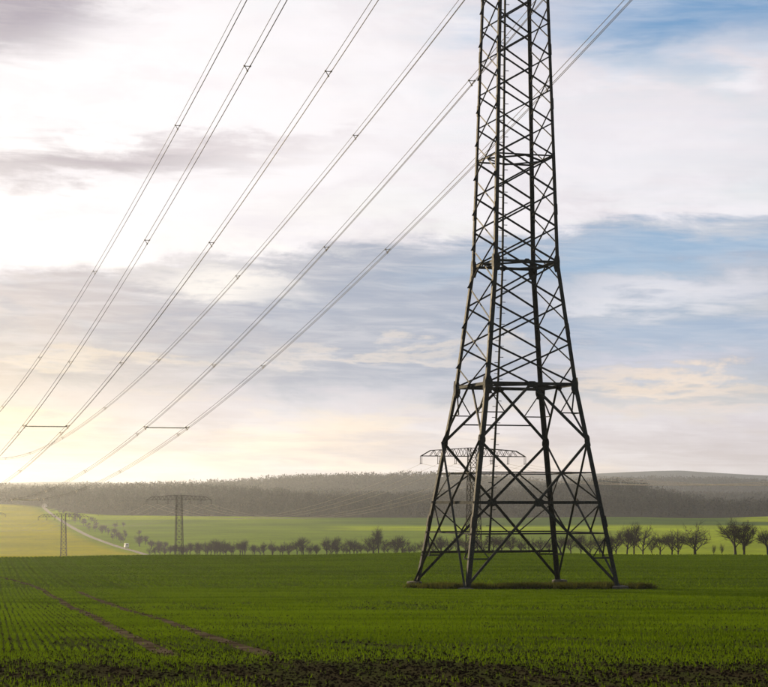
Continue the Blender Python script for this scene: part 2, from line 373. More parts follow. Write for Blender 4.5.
def terrain():
    Y = np.concatenate([np.arange(-250, 20, 10), np.arange(20, 270, 2.0), np.arange(270, 900, 12), np.arange(900, 1700, 8), np.arange(1700, 2600, 18), np.arange(2600, 4600, 40), np.arange(4600, 6700, 60)])
    t = np.linspace(-1, 1, 241); t = np.sign(t) * np.abs(t) ** 1.35
    W = 160 + .36 * np.maximum(Y, 0)
    X = t[None, :] * W[:, None]; YY = np.repeat(Y[:, None], len(t), 1)
    Z = gz(X, YY)
    nr, nc = X.shape
    V = np.c_[X.ravel(), YY.ravel(), Z.ravel()]
    i = (np.arange(nr - 1)[:, None] * nc + np.arange(nc - 1)[None, :]).ravel()
    F = np.c_[i, i + 1, i + nc + 1, i + nc]
    # field albedo, sun patches painted in: wheat, sunlit grass, meadow, dark strip, woodland floor
    x, y = V[:, 0], V[:, 1]; a = x / np.maximum(y, 200); p = 384 + a * FPX
    wheat = np.array([.050, .100, .006]); sun_grass = np.array([.108, .166, .011]); mead = np.array([.058, .105, .016]); dark = np.array([.030, .062, .026]); wood = np.array([.020, .020, .013])
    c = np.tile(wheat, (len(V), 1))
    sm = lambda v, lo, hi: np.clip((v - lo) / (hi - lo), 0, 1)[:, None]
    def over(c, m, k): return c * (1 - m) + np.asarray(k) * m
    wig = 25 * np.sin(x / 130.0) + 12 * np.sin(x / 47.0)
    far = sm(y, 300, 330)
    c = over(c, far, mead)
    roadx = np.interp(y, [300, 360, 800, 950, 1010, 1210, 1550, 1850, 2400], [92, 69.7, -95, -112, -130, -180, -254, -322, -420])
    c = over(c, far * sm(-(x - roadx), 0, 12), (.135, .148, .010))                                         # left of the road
    c = over(c, far * sm(p, 560, 640), sun_grass)                                                 # right field, brightened as a sun patch
    c = over(c, sm(y + wig * .4, 1440, 1470) * sm(p, 300, 380), dark)                       # darker green strip below the wood
    c = over(c, sm(y + wig * .3, 1325, 1345) * (1 - sm(y + wig * .3, 1415, 1432)) * sm(p, 320, 360), sun_grass * 1.12)
    c = over(c, sm(y + wig * .5, 1540, 1556) * sm(p, 40, 60) * (1 - sm(p, 150, 300)), sun_grass)
    c = over(c, sm(y, 1520, 1545) * sm(p, 725, 750), sun_grass)
    c = over(c, sm(y - edge(a), -6, 6), wood)
    c = over(c, sm(y, 2500, 3000), (.016, .021, .019)); c = over(c, sm(y, 4900, 5200), (.040, .060, .080))  # farthest ridge tinted blue: haze painted into the ground colour
    cover = np.where(y > 300, 1.0, np.interp(y, [20, 33, 38, 60, 110, 150, 200, 250, 300], [.12, .16, .30, .42, .58, .62, .66, .72, 1.0]))
    blades = np.interp(y, [40, 110, 250, 300, 330], [0, .12, .22, .55, .93]) * (1 - sm(y - edge(a), -6, 6)[:, 0])
    o = np_mesh('ground', V, F, M_GROUND, {'crop_light': c, 'cover': cover, 'blades': blades}, smooth=True)
    tag(o, kind='structure'); return o
terrain()

# ------------------------------------------------------------------ road, tyre tracks
def ribbon(name, pts, wid, mat_, lift, parent=None, rough=0.0):
    """flat strip following the ground; five points across"""
    pts = [np.array(p, float) for p in pts]; V = []; n = len(pts); K = 5
    for i, p in enumerate(pts):
        d = pts[min(i + 1, n - 1)] - pts[max(i - 1, 0)]; d = d / np.linalg.norm(d); s = np.array([d[1], -d[0]])
        w = wid * (1 + (.12 * math.sin(i * .37) * math.sin(i * .11 + 1) if rough else 0))
        for k in range(K):
            q = p + s * w * (k / (K - 1) - .5)
            e = lift + (rough * random.uniform(0, 1) * (0 if k in (0, K - 1) else 1))
            V.append((q[0], q[1], float(gz(q[0], q[1])) + e))
    F = [(i * K + k, i * K + k + 1, (i + 1) * K + k + 1, (i + 1) * K + k) for i in range(n - 1) for k in range(K - 1)]
    o = mesh_obj(name, V, F, mat_, parent, True); return o
RY = [300, 360, 800, 950, 1010, 1210, 1550, 1850]; RX = [92, 69.7, -95, -112, -130, -180, -254, -322]
def road_x(y):
    ys = np.arange(y - 60, y + 61, 20.0); return float(np.mean(np.interp(ys, RY, RX)))
rp = [(road_x(y), y) for y in np.arange(320, 1880, 8.0)]
tag(ribbon('road', rp, 3.6, M_ROAD, .12), kind='structure')
def track_x(y, k):
    return -4.22 - .199 * (y - 38) + (1.93 if k else 0) - .0012 * np.maximum(0, y - 108) ** 2 + .05 * np.sin(y * .21 + k)
for k, (y0, y1) in enumerate(((37.0, 190), (37.0, 118))):
    o = ribbon('tyre_track', [(float(track_x(y, k)), y) for y in np.arange(y0, y1, .5)], .40, M_TRACK, .006, None, .008)
    tag(o, kind='structure')

# ------------------------------------------------------------------ young wheat, clods, weeds (uncountable)
def tufts(name, spots, nb, h, w, m, lean=.6):
    P = np.asarray(spots, float); n = len(P)
    P = np.repeat(P, nb, 0); N = len(P)
    ang = rng.uniform(0, 2 * np.pi, N); tl = rng.uniform(.1, lean, N); hh = h * rng.uniform(.5, 1.25, N); ww = w * rng.uniform(.7, 1.3, N)
    d = np.c_[np.cos(ang), np.sin(ang)]; s = np.c_[-d[:, 1], d[:, 0]]
    o = P + d * rng.uniform(0, .25, N)[:, None] * h
    z = gz(o[:, 0], o[:, 1]) - .01
    a = np.c_[o - s * ww[:, None] / 2, z]; b = np.c_[o + s * ww[:, None] / 2, z]
    mid = o + d * (tl * hh * .35)[:, None]
    tip = np.c_[o + d * (tl * hh)[:, None], z + hh * (1 - .25 * tl)]
    V = np.stack([a, b, tip], 1).reshape(-1, 3); F = np.arange(3 * N).reshape(-1, 3)
    return np_mesh(name, V, F, m)
def rows(y0, y1, sp, step, half=.265, jit=.3, along=True):
    """plants in drill rows; along: rows follow the tramlines, otherwise they run across"""
    W = half * y1 + 6
    if along:
        u = np.arange(-W - .2 * y1, W + .2 * y1 + .2 * y0, sp); v = np.arange(y0, y1, step)
        U, Vv = np.meshgrid(u, v); U = U.ravel() + rng.normal(0, sp * .16, U.size); Vv = Vv.ravel() + rng.uniform(-step, step, U.size) * jit * 1.6
        x = U - .199 * (Vv - 38); y = Vv
    else:
        u = np.arange(-W, W, step); v = np.arange(y0, y1, sp)
        U, Vv = np.meshgrid(u, v); x = U.ravel() + rng.uniform(-step, step, U.size) * jit * 1.6; y = Vv.ravel() + rng.normal(0, sp * .12, U.size) + .03 * np.sin(x * .8)
    k = (np.abs(x) < half * y + 5) & (y >= y0) & (y < y1)
    return x[k], y[k]
def patchy(x, y):
    u = x + .199 * y
    a = np.sin(u * 2.1 + .7 * np.sin(y * .05)) * .10 + np.sin(u * .55 + 1.3) * .10                       # along the drill rows
    b = .16 * np.sin(y * .21 + .9 * np.sin(x * .06)) * np.sin(y * .083 + x * .03 + 1) + .12 * np.sin(y * .55 + x * .05)   # across
    return .5 + a + b + .16 * np.sin(x * .9 + 1.7 * np.sin(y * .31)) * np.sin(y * .43 + x * .13) + .10 * np.sin(x * 2.7 + y * 1.9)
def keep(x, y, p0):
    pr = np.clip(p0 * .80 + 1.5 * (patchy(x, y) - .5), .03, 1)
    k = rng.uniform(0, 1, len(x)) < pr
    for j, lim in ((0, 190), (1, 118)):
        tx = track_x(y, j); dd = np.abs(x - tx)
        k &= ~((rng.uniform(0, 1, len(x)) < np.clip((.27 - dd + .05 * np.sin(y * 2.3) * np.sin(y * .71)) / .16, 0, .94)) & (y > 37) & (y < lim))
    # bare scraped patch
    k &= ~((((x - 3.9 + (y - 46) * .5) / 1.1) ** 2 + ((y - 46) / 1.0) ** 2 < 1) & (rng.uniform(0, 1, len(x)) < .8))
    # unsown ground round the pylon feet
    ct, st = math.cos(.293), math.sin(.293); dx, dy = x - 8.48, y - 127.9; lu = dx * ct + dy * st; lv = -dx * st + dy * ct
    k &= ~((np.abs(lu) < 6.6) & (np.abs(lv + .6) < 5.6))
    return np.c_[x[k], y[k]]
def wheat():
    x, y = rows(25, 39, .19, .05, along=False)
    w_ = keep(x, y, np.interp(y, [25, 33.2, 34.5, 37, 39], [.17, .22, .62, .85, .92]))
    o = tufts('wheat_headland', w_, 3, .085, .013, M_WHEAT); tag(o, 'young wheat in rows running across the dark headland soil', 'wheat', kind='stuff')
    x, y = rows(39, 75, .17, .075); o = tufts('wheat_field', keep(x, y, .92), 3, .085, .022, M_WHEAT)
    tag(o, 'young green wheat in drill rows beside the tyre tracks', 'wheat', kind='stuff')
    x, y = rows(75, 126, .25, .11); o = tufts('wheat_field', keep(x, y, .9), 3, .10, .038, M_WHEAT)
    tag(o, 'young green wheat in front of the big steel tower', 'wheat', kind='stuff')
    x, y = rows(126, 252, .52, .24); o = tufts('wheat_field', keep(x, y, .86), 3, .12, .075, M_WHEAT)
    tag(o, 'young green wheat behind the big steel tower up to the crest', 'wheat', kind='stuff')
wheat()
def clods(name, x, y, size, m, label, cat):
    n = len(x); r = size * rng.uniform(.35, 1.0, n) ** 1.5
    base = np.array([(1, 0, 0), (0, 1, 0), (-1, 0, 0), (0, -1, 0), (0, 0, .8), (0, 0, -.5)], float)
    V = base[None] * r[:, None, None] * rng.uniform(.6, 1.35, (n, 6, 3)); a = rng.uniform(0, 6.28, n); c, s = np.cos(a), np.sin(a)
    X = V[:, :, 0] * c[:, None] - V[:, :, 1] * s[:, None]; Y = V[:, :, 0] * s[:, None] + V[:, :, 1] * c[:, None]
    V = np.stack([X + x[:, None], Y + y[:, None], V[:, :, 2] + (gz(x, y) + r * .2)[:, None]], 2).reshape(-1, 3)
    f = np.array([(0, 1, 4), (1, 2, 4), (2, 3, 4), (3, 0, 4), (1, 0, 5), (2, 1, 5), (3, 2, 5), (0, 3, 5)])
    F = (np.arange(n)[:, None, None] * 6 + f[None]).reshape(-1, 3)
    o = np_mesh(name, V, F, m); tag(o, label, cat, kind='stuff'); return o
n = 26000; y = rng.uniform(25, 40, n) ; x = rng.uniform(-1, 1, n) * (.265 * y + 5)
y = y + .06 * np.sin(y * 2 * np.pi / .19)
clods('soil_clods', x, y, .036, M_SOIL, 'dark crumbly soil clods on the headland', 'soil')
n = 9000; y = rng.uniform(40, 90, n); x = rng.uniform(-1, 1, n) * (.265 * y + 5)
clods('field_clods', x, y, .045, M_SOIL, 'scattered soil clods between the wheat rows', 'soil')

# ------------------------------------------------------------------ the big lattice tower
TH = .293; TX, TY = 8.48, 127.9
TZ = -5.56 + EYE
HWZ = [0, 12.94, 20.8, 27.65, 47, 57.2, 63.5]; HW = [5.175, 3.095, 2.203, 2.01, 1.45, 1.2, .2]
def hw(z): return float(np.interp(z, HWZ, HW))
def corner(su, sv, z): return Vector((su * hw(z), sv * hw(z), z))
SGN = {'A': (-1, 1), 'B': (-1, -1), 'C': (1, 1), 'D': (1, -1)}
FACES = [('B', 'D', (0, -1, 0)), ('C', 'A', (0, 1, 0)), ('A', 'B', (-1, 0, 0)), ('D', 'C', (1, 0, 0))]
tower = empty('transmission_tower', (TX, TY, TZ), TH)
tag(tower, 'tall dark steel lattice transmission tower on four concrete feet in the wheat field', 'pylon')
def leg_w(z): return float(np.interp(z, [0, 12.9, 20.8, 47], [.30, .28, .24, .18]))
for k, (su, sv) in SGN.items():
    mb = MB()
    for z0, z1 in zip(HWZ[:-1], HWZ[1:]):
        w = leg_w((z0 + z1) / 2)
        mb.angle(corner(su, sv, z0 - (.25 if z0 == 0 else 0)), corner(su, sv, z1), (-su, 0, 0), (0, -sv, 0), w, .03)
    leg = mb.build('leg', M_STEEL, tower)
    # bolted splice plates every few metres
    for zz in (4.2, 9.34, 16.5, 24.2, 31.0, 34.5, 38.5, 43.0):
        w = leg_w(zz) * .95
        for e in ((-su, 0, 0), (0, -sv, 0)):
            o_ = Vector((0, sv * .022, 0)) if e[0] else Vector((su * .022, 0, 0))
            c1 = corner(su, sv, zz - .35); c2 = corner(su, sv, zz + .35); off = Vector(e) * w * .5 + o_
            m3 = MB(); m3.bar(c1 + off, c2 + off, w * .9 if e[0] else .02, .02 if e[0] else w * .9, (0, 1, 0)); m3.build('splice_plate', M_STEEL, leg)
    # footing
    m2 = MB(); n = 14; c = corner(su, sv, 0); P = []
    for r, z in ((.52, -1.2), (.52, .06), (.48, .13), (.28, .16)):
        for j in range(n):
            q = 2 * math.pi * j / n; rr = r * (1 + .04 * math.sin(3 * q + su + 2 * sv)); P.append((c.x + rr * math.cos(q), c.y + rr * math.sin(q), z))
    F = [(i * n + j, i * n + (j + 1) % n, (i + 1) * n + (j + 1) % n, (i + 1) * n + j) for i in range(3) for j in range(n)] + [tuple(range(3 * n, 4 * n))]
    m2.add(P, F); m2.build('concrete_footing', M_CONC, tower)
def member(a, b, nrm, w, name, depth=0.0, out=False):
    """angle-section brace in the plane of a face, set a little behind the leg flange"""
    nrm = Vector(nrm); a, b = Vector(a), Vector(b); d = (b - a).normalized(); s = d.cross(nrm)
    off = -nrm * (.03 + depth) - s * w / 2
    mb = MB()
    if out:                                  # flange standing outwards on the lower edge
        off = nrm * .012 + s * w / 2; mb.angle(a + off, b + off, -s, nrm, w, .014)
    else: mb.angle(a + off, b + off, s, -nrm, w, .014)
    return mb.build(name, M_STEEL, tower)
ZN, ZX, ZT, ZW, ZR, ZA, ZU = 9.34, 5.40, 12.94, 20.8, 27.65, 47.0, 57.2
def lerp(a, b, t): return a + (b - a) * t
for i0, i1, nrm in FACES:
    s0, s1 = SGN[i0], SGN[i1]; c0 = lambda z: corner(*s0, z); c1 = lambda z: corner(*s1, z); mid = lambda z: (c0(z) + c1(z)) / 2
    back = nrm == (0, 1, 0)
    # big lower cross, feet to the nodes above
    sd = nrm[0] < -.5
    member(c0(.12), c1(ZN), nrm, .145, 'diagonal_brace', 0, sd); member(c1(.12), c0(ZN), nrm, .145, 'diagonal_brace', .05, sd)
    # chevron above
    member(c0(ZN), mid(ZT), nrm, .15, 'diagonal_brace', .02, sd); member(c1(ZN), mid(ZT), nrm, .15, 'diagonal_brace', .07)
    member(c0(ZX), c1(ZX), nrm, .18, 'horizontal_brace', .10)
    for zz in (3.45, 7.30): member(c0(zz), c1(zz), nrm, .085, 'horizontal_brace', .09)
    for a_, b_ in ((c0, c1), (c1, c0)):
        dg = lambda z: lerp(a_(.12), b_(ZN), (z - .12) / (ZN - .12))       # lower diagonal starting at this leg
        du = lambda z: lerp(b_(.12), a_(ZN), (z - .12) / (ZN - .12))       # diagonal arriving at this leg
        ch = lambda z: lerp(a_(ZN), mid(ZT), (z - ZN) / (ZT - ZN))
        member(a_(ZX), dg(3.45), nrm, .08, 'redundant_brace', .12); member(a_(ZX), du(7.30), nrm, .08, 'redundant_brace', .12)
        member(a_(1.9), dg(1.9), nrm, .09, 'redundant_brace', .12); member(a_(3.45), dg(1.9), nrm, .075, 'redundant_brace', .14)
        zc = 11.1
        member(a_(zc), ch(zc), nrm, .07, 'redundant_brace', .10); member(a_(ZT), ch(zc), nrm, .075, 'redundant_brace', .12)
    if back:
        member(c0(2.10), c1(2.10), nrm, .16, 'horizontal_brace', .16)
        member(lerp(c0(ZN), mid(ZT), .33), lerp(c1(ZN), mid(ZT), .33), nrm, .085, 'horizontal_brace', .12)
    # rings
    member(c0(ZT), c1(ZT), nrm, .20, 'horizontal_brace', .03); member(c0(ZW), c1(ZW), nrm, .17, 'horizontal_brace', .03)
    member(c0(ZR), c1(ZR), nrm, .10, 'horizontal_brace', .06)
    for zz in (ZA, ZA + 2.2, ZU, ZU + 1.8): member(c0(zz), c1(zz), nrm, .13, 'horizontal_brace', .03)
    # cross lattice: front and back start on the ring, the sides half a panel later
    stag = abs(nrm[0]) > .5
    for za, zb, n in ((ZT, ZW, 3), (ZW, ZR, 3), (ZR, ZA, 9), (ZA + 2.2, ZU, 4)):
        h = (zb - za) / n; w = .105 if za < ZR else .088
        ks = [(za + h * (j - .5 if stag else j), za + h * (j + .5 if stag else j + 1)) for j in range(n + (1 if stag else 0))]
        for q0, q1 in ks:
            for a_, b_, dp in ((c0, c1, 0.0), (c1, c0, .035)):
                p, q = a_(q0), b_(q1)
                if q0 < za - 1e-6: p = lerp(a_(q0), b_(q1), .5)
                if q1 > zb + 1e-6: q = lerp(a_(q0), b_(q1), .5)
                member(p, q, nrm, w, 'diagonal_brace', dp, sd and dp == 0.0)
    # gusset plates
    def plate(c, w, h, dz=0.0):
        n_ = Vector(nrm); s = Vector((0, 0, 1)).cross(n_); c = Vector(c) + n_ * .012 + Vector((0, 0, dz)); mb = MB()
        pr = [(-w, -h * .35), (-w * .45, -h), (w * .45, -h), (w, -h * .35), (w, h * .35), (w * .45, h), (-w * .45, h), (-w, h * .35)]
        P = [c + s * x + Vector((0, 0, y)) + n_ * e for e in (0, .02) for x, y in pr]
        F = [tuple(range(8))[::-1], tuple(range(8, 16))] + [(i, (i + 1) % 8, (i + 1) % 8 + 8, i + 8) for i in range(8)]
        mb.add(P, F); mb.build('gusset_plate', M_STEEL, tower)
    for zz, w, h in ((ZT, .30, .62), (ZW, .27, .60)):
        for cc in (c0, c1): plate(cc(zz - .12) * 1.0 + (mid(zz) - cc(zz)).normalized() * w * .78, w * .76, h * .9)
    plate(mid(ZX), .34, .26); plate(mid(ZT), .40, .20, -.05); plate(mid(ZW), .22, .16)
    for cc in (c0, c1): plate(cc(ZN) + (mid(ZN) - cc(ZN)).normalized() * .17, .17, .30)
# plan bracing inside the rings
for zz, w in ((ZT, .12), (ZW, .11), (ZR, .10)):
    h = hw(zz) - .12; pts = [Vector((0, -h, zz)), Vector((h, 0, zz)), Vector((0, h, zz)), Vector((-h, 0, zz))]
    for j in range(4):
        mb = MB(); a, b = pts[j], pts[(j + 1) % 4]; s = (b - a).normalized().cross(Vector((0, 0, 1)))
        mb.angle(a, b, s, (0, 0, -1), w, .014); mb.build('plan_brace', M_STEEL, tower)
# climbing rail with step bolts up the middle of the back face
mb = MB(); lp = lambda z: Vector((-.12, hw(z) - .22, z))
for z0, z1 in zip((2.0, 12.94, 20.8, 27.65), (12.94, 20.8, 27.65, 57.0)):
    mb.bar(lp(z0), lp(z1), .13, .07, (0, 1, 0))
z = 2.4; k = 0
while z < 57:
    p = lp(z); s = 1 if k % 2 else -1; mb.bar(p, p + Vector((s * .30, 0, 0)), .04, .04); z += .36; k += 1
mb.build('climbing_rail', M_STEEL, tower)
# cross-arms, above the frame, that carry the conductors
AO, AI, AU = 12.07, 5.77, 8.97
def arm(su, zb, reach, rise):
    mb = MB(); h = hw(zb); ht = hw(zb + rise); tip = Vector((su * reach, 0, zb))
    for sv in (-1, 1):
        b0 = Vector((su * h, sv * h, zb)); t0 = Vector((su * ht, sv * ht, zb + rise))
        mb.bar(b0, tip, .13); mb.bar(t0, tip, .13); n = 6
        for j in range(n):
            p, q = lerp(b0, tip, j / n), lerp(t0, tip, (j + 1) / n)
            if j < n - 1: mb.bar(p, q, .08); mb.bar(q, lerp(b0, tip, (j + 1) / n), .07)
    for j in range(1, 6):
        t = j / 6; mb.bar(lerp(Vector((su * h, -h, zb)), tip, t), lerp(Vector((su * h, h, zb)), tip, t), .07)
    mb.build('crossarm', M_STEEL, tower)
def insulator(u, z, ln, parent, m=None, r=.14, n=16):
    mb = MB(); pts = []; rs = []
    for i in range(n):
        t0 = i / n * ln; pts += [(u, 0, z - t0), (u, 0, z - t0 - ln / n * .35), (u, 0, z - t0 - ln / n * .5)]; rs += [.05, r, .05]
    pts.append((u, 0, z - ln)); rs.append(.05); mb.tube(pts, rs, 8); return mb.build('insulator', m or M_GLASS, parent)
INS = 4.4
for su in (-1, 1):
    arm(su, ZA, AO + .25, 2.2); arm(su, ZU, AU + .25, 1.8)
    for u, z in ((AO, ZA), (AI, ZA), (AU, ZU)): insulator(su * u, z, INS, tower)

# rough weeds and spoil round the feet
ct, st = math.cos(TH), math.sin(TH)
def clear(u, v):
    k = np.ones(len(u), bool)
    for a_ in (-1, 1):
        for b_ in (-1, 1): k &= ~((np.abs(u - a_ * 5.175 + .25) < .85) & (v - b_ * 5.175 > -2.2) & (v - b_ * 5.175 < .7))
    return u[k], v[k]
def loc2w(u, v): return TX + u * ct - v * st, TY + u * st + v * ct
cu = rng.uniform(-7.6, 6.9, 120); cv = rng.normal(-4.5, .8, 120); ch = rng.integers(0, 120, 6500)
u = cu[ch] + rng.normal(0, .28, 6500); v = cv[ch] + rng.normal(0, .22, 6500); x, y = loc2w(*clear(u, v))
o = tufts('weed_strip', np.c_[x, y], 3, .42, .09, M_WEED, 1.1); tag(o, 'rough dark weeds on the unsown strip between the tower feet', 'weeds', kind='stuff')
cu = rng.uniform(-6.2, 6.4, 90); cv = rng.uniform(-5.4, 4.8, 90); ch = rng.integers(0, 90, 4200)
u = cu[ch] + rng.normal(0, .4, 4200); v = cv[ch] + rng.normal(0, .4, 4200); x, y = loc2w(*clear(u, v))
o = tufts('weed_patch', np.c_[x, y], 4, .18, .06, M_WHEAT, .9); tag(o, 'low weeds growing beneath the big steel tower', 'weeds', kind='stuff')
n = 2600; u = rng.uniform(-7.2, 6.6, n); v = rng.normal(-4.6, .6, n); x, y = loc2w(*clear(u, v))
clods('spoil', x, y, .16, M_SOIL, 'dark soil lumps along the tower feet', 'soil')

# ------------------------------------------------------------------ big conductors: six triple bundles with spacers
S_ = 1.15
sL = np.array([21.6, 59.3, 106.2, 149.1, 203.4, 252.5]) * S_; zL = np.array([28.24, 21.63, 14.63, 9.31, 4.51, 1.53]) * S_
sU = np.array([59.9, 106.8, 155.0, 201.3, 250.9, 300.7]) * S_; zU = np.array([31.37, 24.55, 18.55, 14.12, 11.11, 9.56]) * S_
cL = np.polyfit(sL, zL, 2); cU = np.polyfit(sU, zU, 2)
SPAN = 640.0
def line_pt(u, s, z): return Vector((TX + u * ct - s * st, TY + u * st + s * ct, z + EYE))
TRI = [(-.23, .14), (.23, .14), (0, -.24)]
SPL = [24.9, 68.2, 122.1, 178.6, 233.9, 290.4, 345, 400, 455, 510, 565, 615]; SPU = [14, 68.9, 122.8, 178.3, 231.5, 288.5, 345.8, 400, 455, 510, 565, 615]
def spacer(parent, u, s, z):
    mb = MB(); pts = [line_pt(u + a, s, z + b) for a, b in TRI]; c = line_pt(u, s, z)
    for p, q in ((pts[0], pts[1]), (pts[1], pts[2]), (pts[2], pts[0])): mb.bar(lerp(p, c, .12), lerp(q, c, .12), .05, .05)
    dv = Vector((-st, ct, 0))
    for p in pts: mb.tube([p - dv * .10, p - dv * .05, p + dv * .05, p + dv * .10], [.05, .075, .075, .05], 6)
    return mb.build('bundle_spacer', M_SPACER, parent)
BUN = [(-AU, cU, SPU), (-AO, cL, SPL), (-AI, cL, SPL), (AU, cU, SPU), (AI, cL, SPL), (AO, cL, SPL)]
LBL = ['triple conductor bundle without a rod, the steepest of the six wires',
       'triple conductor bundle tied by a rod, next to the steepest bundle',
       'triple conductor bundle tied by a rod, second from the steepest bundle',
       'triple conductor bundle without a rod, crossing another bundle above the wood',
       'triple conductor bundle that disappears behind the top of the big tower',
       'triple conductor bundle seen through the big tower and beyond it']
for (u, cf, spl), lab in zip(BUN, LBL):
    b = empty('conductor_bundle', line_pt(u, 0, np.polyval(cf, 0))); tag(b, lab, 'power line', 'conductor bundles of the big line')
    ss = np.concatenate([np.linspace(0, 200, 41), np.linspace(210, SPAN, 44)])
    loc = Vector(b.location)
    for a, dz in TRI:
        mb = MB(); mb.tube([line_pt(u + a, s, np.polyval(cf, s) + dz) - loc for s in ss], .025, 5, False); mb.build('conductor', M_WIRE, b)
    for s in spl:
        o = spacer(b, u, s, np.polyval(cf, s)); o.location = -loc
    # clamp yoke under the insulator
    mb = MB(); p = line_pt(u, 0, np.polyval(cf, 0)) - loc; mb.bar(p + Vector((0, 0, .5)), p + Vector((0, 0, -.24)), .06); mb.bar(p + Vector((-.25, -.08, .14)), p + Vector((.25, .08, .14)), .06)
    mb.build('clamp_yoke', M_SPACER, b)
def rod(side, s, lab):
    za = np.polyval(cL, s); o = empty('interphase_rod', line_pt(side * (AI + AO) / 2, s, za)); tag(o, lab, 'insulator rod', 'rods between the conductor bundles'); loc = Vector(o.location)
    p, q = line_pt(side * AI, s, za) - loc, line_pt(side * AO, s, za) - loc
    mb = MB(); mb.tube([lerp(p, q, .06), lerp(p, q, .94)], .06, 8); mb.build('rod', M_ROD, o)
    n = 40; pts = []; rs = []
    for i in range(n):
        t = .08 + .84 * i / n; pts += [lerp(p, q, t), lerp(p, q, t + .006)]; rs += [.065, .10]
    mb = MB(); mb.tube(pts, rs, 8, False); mb.build('sheds', M_ROD, o)
    for e, f in ((p, q), (q, p)):
        mb = MB(); d = (f - e).normalized(); dv = Vector((-st, ct, 0))
        tri = [e + d * a * (1 if f is q else 1) + Vector((0, 0, b)) for a, b in TRI]
        for i in range(3): mb.bar(tri[i], tri[(i + 1) % 3], .07)
        for t in tri: mb.tube([t - dv * .14, t + dv * .14], .11, 6)
        mb.bar(e, e + d * .5, .12); mb.build('end_fitting', M_SPACER, o)
rod(-1, 171.5, 'pale rod tying two conductor bundles together, low over the sunny end of the wood')
rod(1, 171.5, 'pale rod tying two conductor bundles together in the sky, nearer the big tower')
rod(1, 355, 'small dark rod tying two conductor bundles low in front of the wood')

# ------------------------------------------------------------------ small pylons of the second line
def mast_mesh():
    H = 21.6; mb = MB(); w = lambda z: np.interp(z, [0, H], [1.25, .85]); n = 11
    zs = [H * (1 - (1 - i / n) ** 1.0) for i in range(n + 1)]
    for su, sv in SGN.values():
        for z0, z1 in zip(zs[:-1], zs[1:]): mb.bar((su * w(z0), sv * w(z0), z0), (su * w(z1), sv * w(z1), z1), .13)
    for i0, i1, _ in FACES:
        a, b = SGN[i0], SGN[i1]
        for k, (z0, z1) in enumerate(zip(zs[:-1], zs[1:])):
            P = lambda s, z: Vector((s[0] * w(z), s[1] * w(z), z))
            mb.bar(P(a, z0), P(b, z1), .085); mb.bar(P(b, z0), P(a, z1), .085); mb.bar(P(a, z1), P(b, z1), .09)
    return mb
def arm_mesh(R=10.9):
    H = 21.6; mb = MB(); zb = H - 1.65
    for sv in (-1, 1):
        for su in (-1, 1):
            e = Vector((su * R, sv * .25, zb)); k = Vector((su * R * .82, sv * .3, H - .55)); c = Vector((su * .85, sv * .85, H)); b0 = Vector((su * .85, sv * .85, zb))
            mb.bar(b0, e, .15); mb.bar(c, k, .15); mb.bar(k, e, .12); n = 6
            for j in range(n):
                p = lerp(b0, e, j / n * .82); q = lerp(b0, e, (j + 1) / n * .82); t = lerp(c, k, (j + .5) / n)
                mb.bar(p, t, .08); mb.bar(t, q, .08)
    for su in (-1, 1):
        mb.bar((su * R, -.25, zb), (su * R, .25, zb), .12)
        mb.bar((su * R * .82, -.3, H - .55), (su * R * .82, .3, H - .55), .12)
    return mb
SP_W = [-1.0, -.67, -.345, .345, .67, 1.0]; R_ = 10.9; HP = 21.6
PYL = [(103.0, 125.0), (17.6, 388.0), (-67.6, 651.0), (-139.5, 859.0), (-222, 1100.0), (-306, 1345.0)]
PLAB = [None, 'grey lattice pylon with one wide crossarm, seen through the legs of the big tower',
        'dark lattice pylon with one wide crossarm standing out against the wood, beside the bare trees',
        'small lattice pylon in the sunny pasture beside the pale road',
        'tiny hazy pylon far off in the sunny pasture, beyond the others', None]
me_mast = me_arm = None; pyl_z = []; tops = [None, 448.0, 495.2, 513.5, 512.0, None]
heights = [HP if t is None else (HZ - t) / FPX * y + EYE - float(gz(x, y)) + .1 for t, (x, y) in zip(tops, PYL)]
def small_pylon(i, x, y):
    global me_mast, me_arm
    # crossarm square to the line
    p0, p1 = PYL[max(i - 1, 0)], PYL[min(i + 1, len(PYL) - 1)]; rz = math.atan2(-(p1[0] - p0[0]), p1[1] - p0[1])
    g0 = float(gz(x, y)); k = heights[i] / HP
    e = empty('lattice_pylon', (x, y, g0 - .1), rz); tag(e, PLAB[i], 'pylon', 'small pylons of the second line'); e.scale = (1, 1, k)
    if me_mast is None:
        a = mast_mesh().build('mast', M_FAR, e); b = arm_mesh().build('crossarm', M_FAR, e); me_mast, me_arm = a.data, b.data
        small_pylon.ins = None
    else:
        for nm, me in (('mast', me_mast), ('crossarm', me_arm)):
            o = bpy.data.objects.new(nm, me); COL.objects.link(o); o.parent = e
    for w in SP_W:
        if small_pylon.ins is None:
            mb = MB(); mb.tube([(-.16, 0, 0), (-.16, 0, -1.5)], .055, 6); mb.tube([(.16, 0, 0), (.16, 0, -1.5)], .055, 6); mb.bar((-.25, 0, -1.5), (.25, 0, -1.5), .12)
            o = mb.build('insulator', M_FAR, e); small_pylon.ins = o.data
        else:
            o = bpy.data.objects.new('insulator', small_pylon.ins); COL.objects.link(o); o.parent = e
        o.location = (w * R_, 0, HP - 1.65)
    return e, rz, g0 - .1 + (HP - 3.15) * k
ATT = []
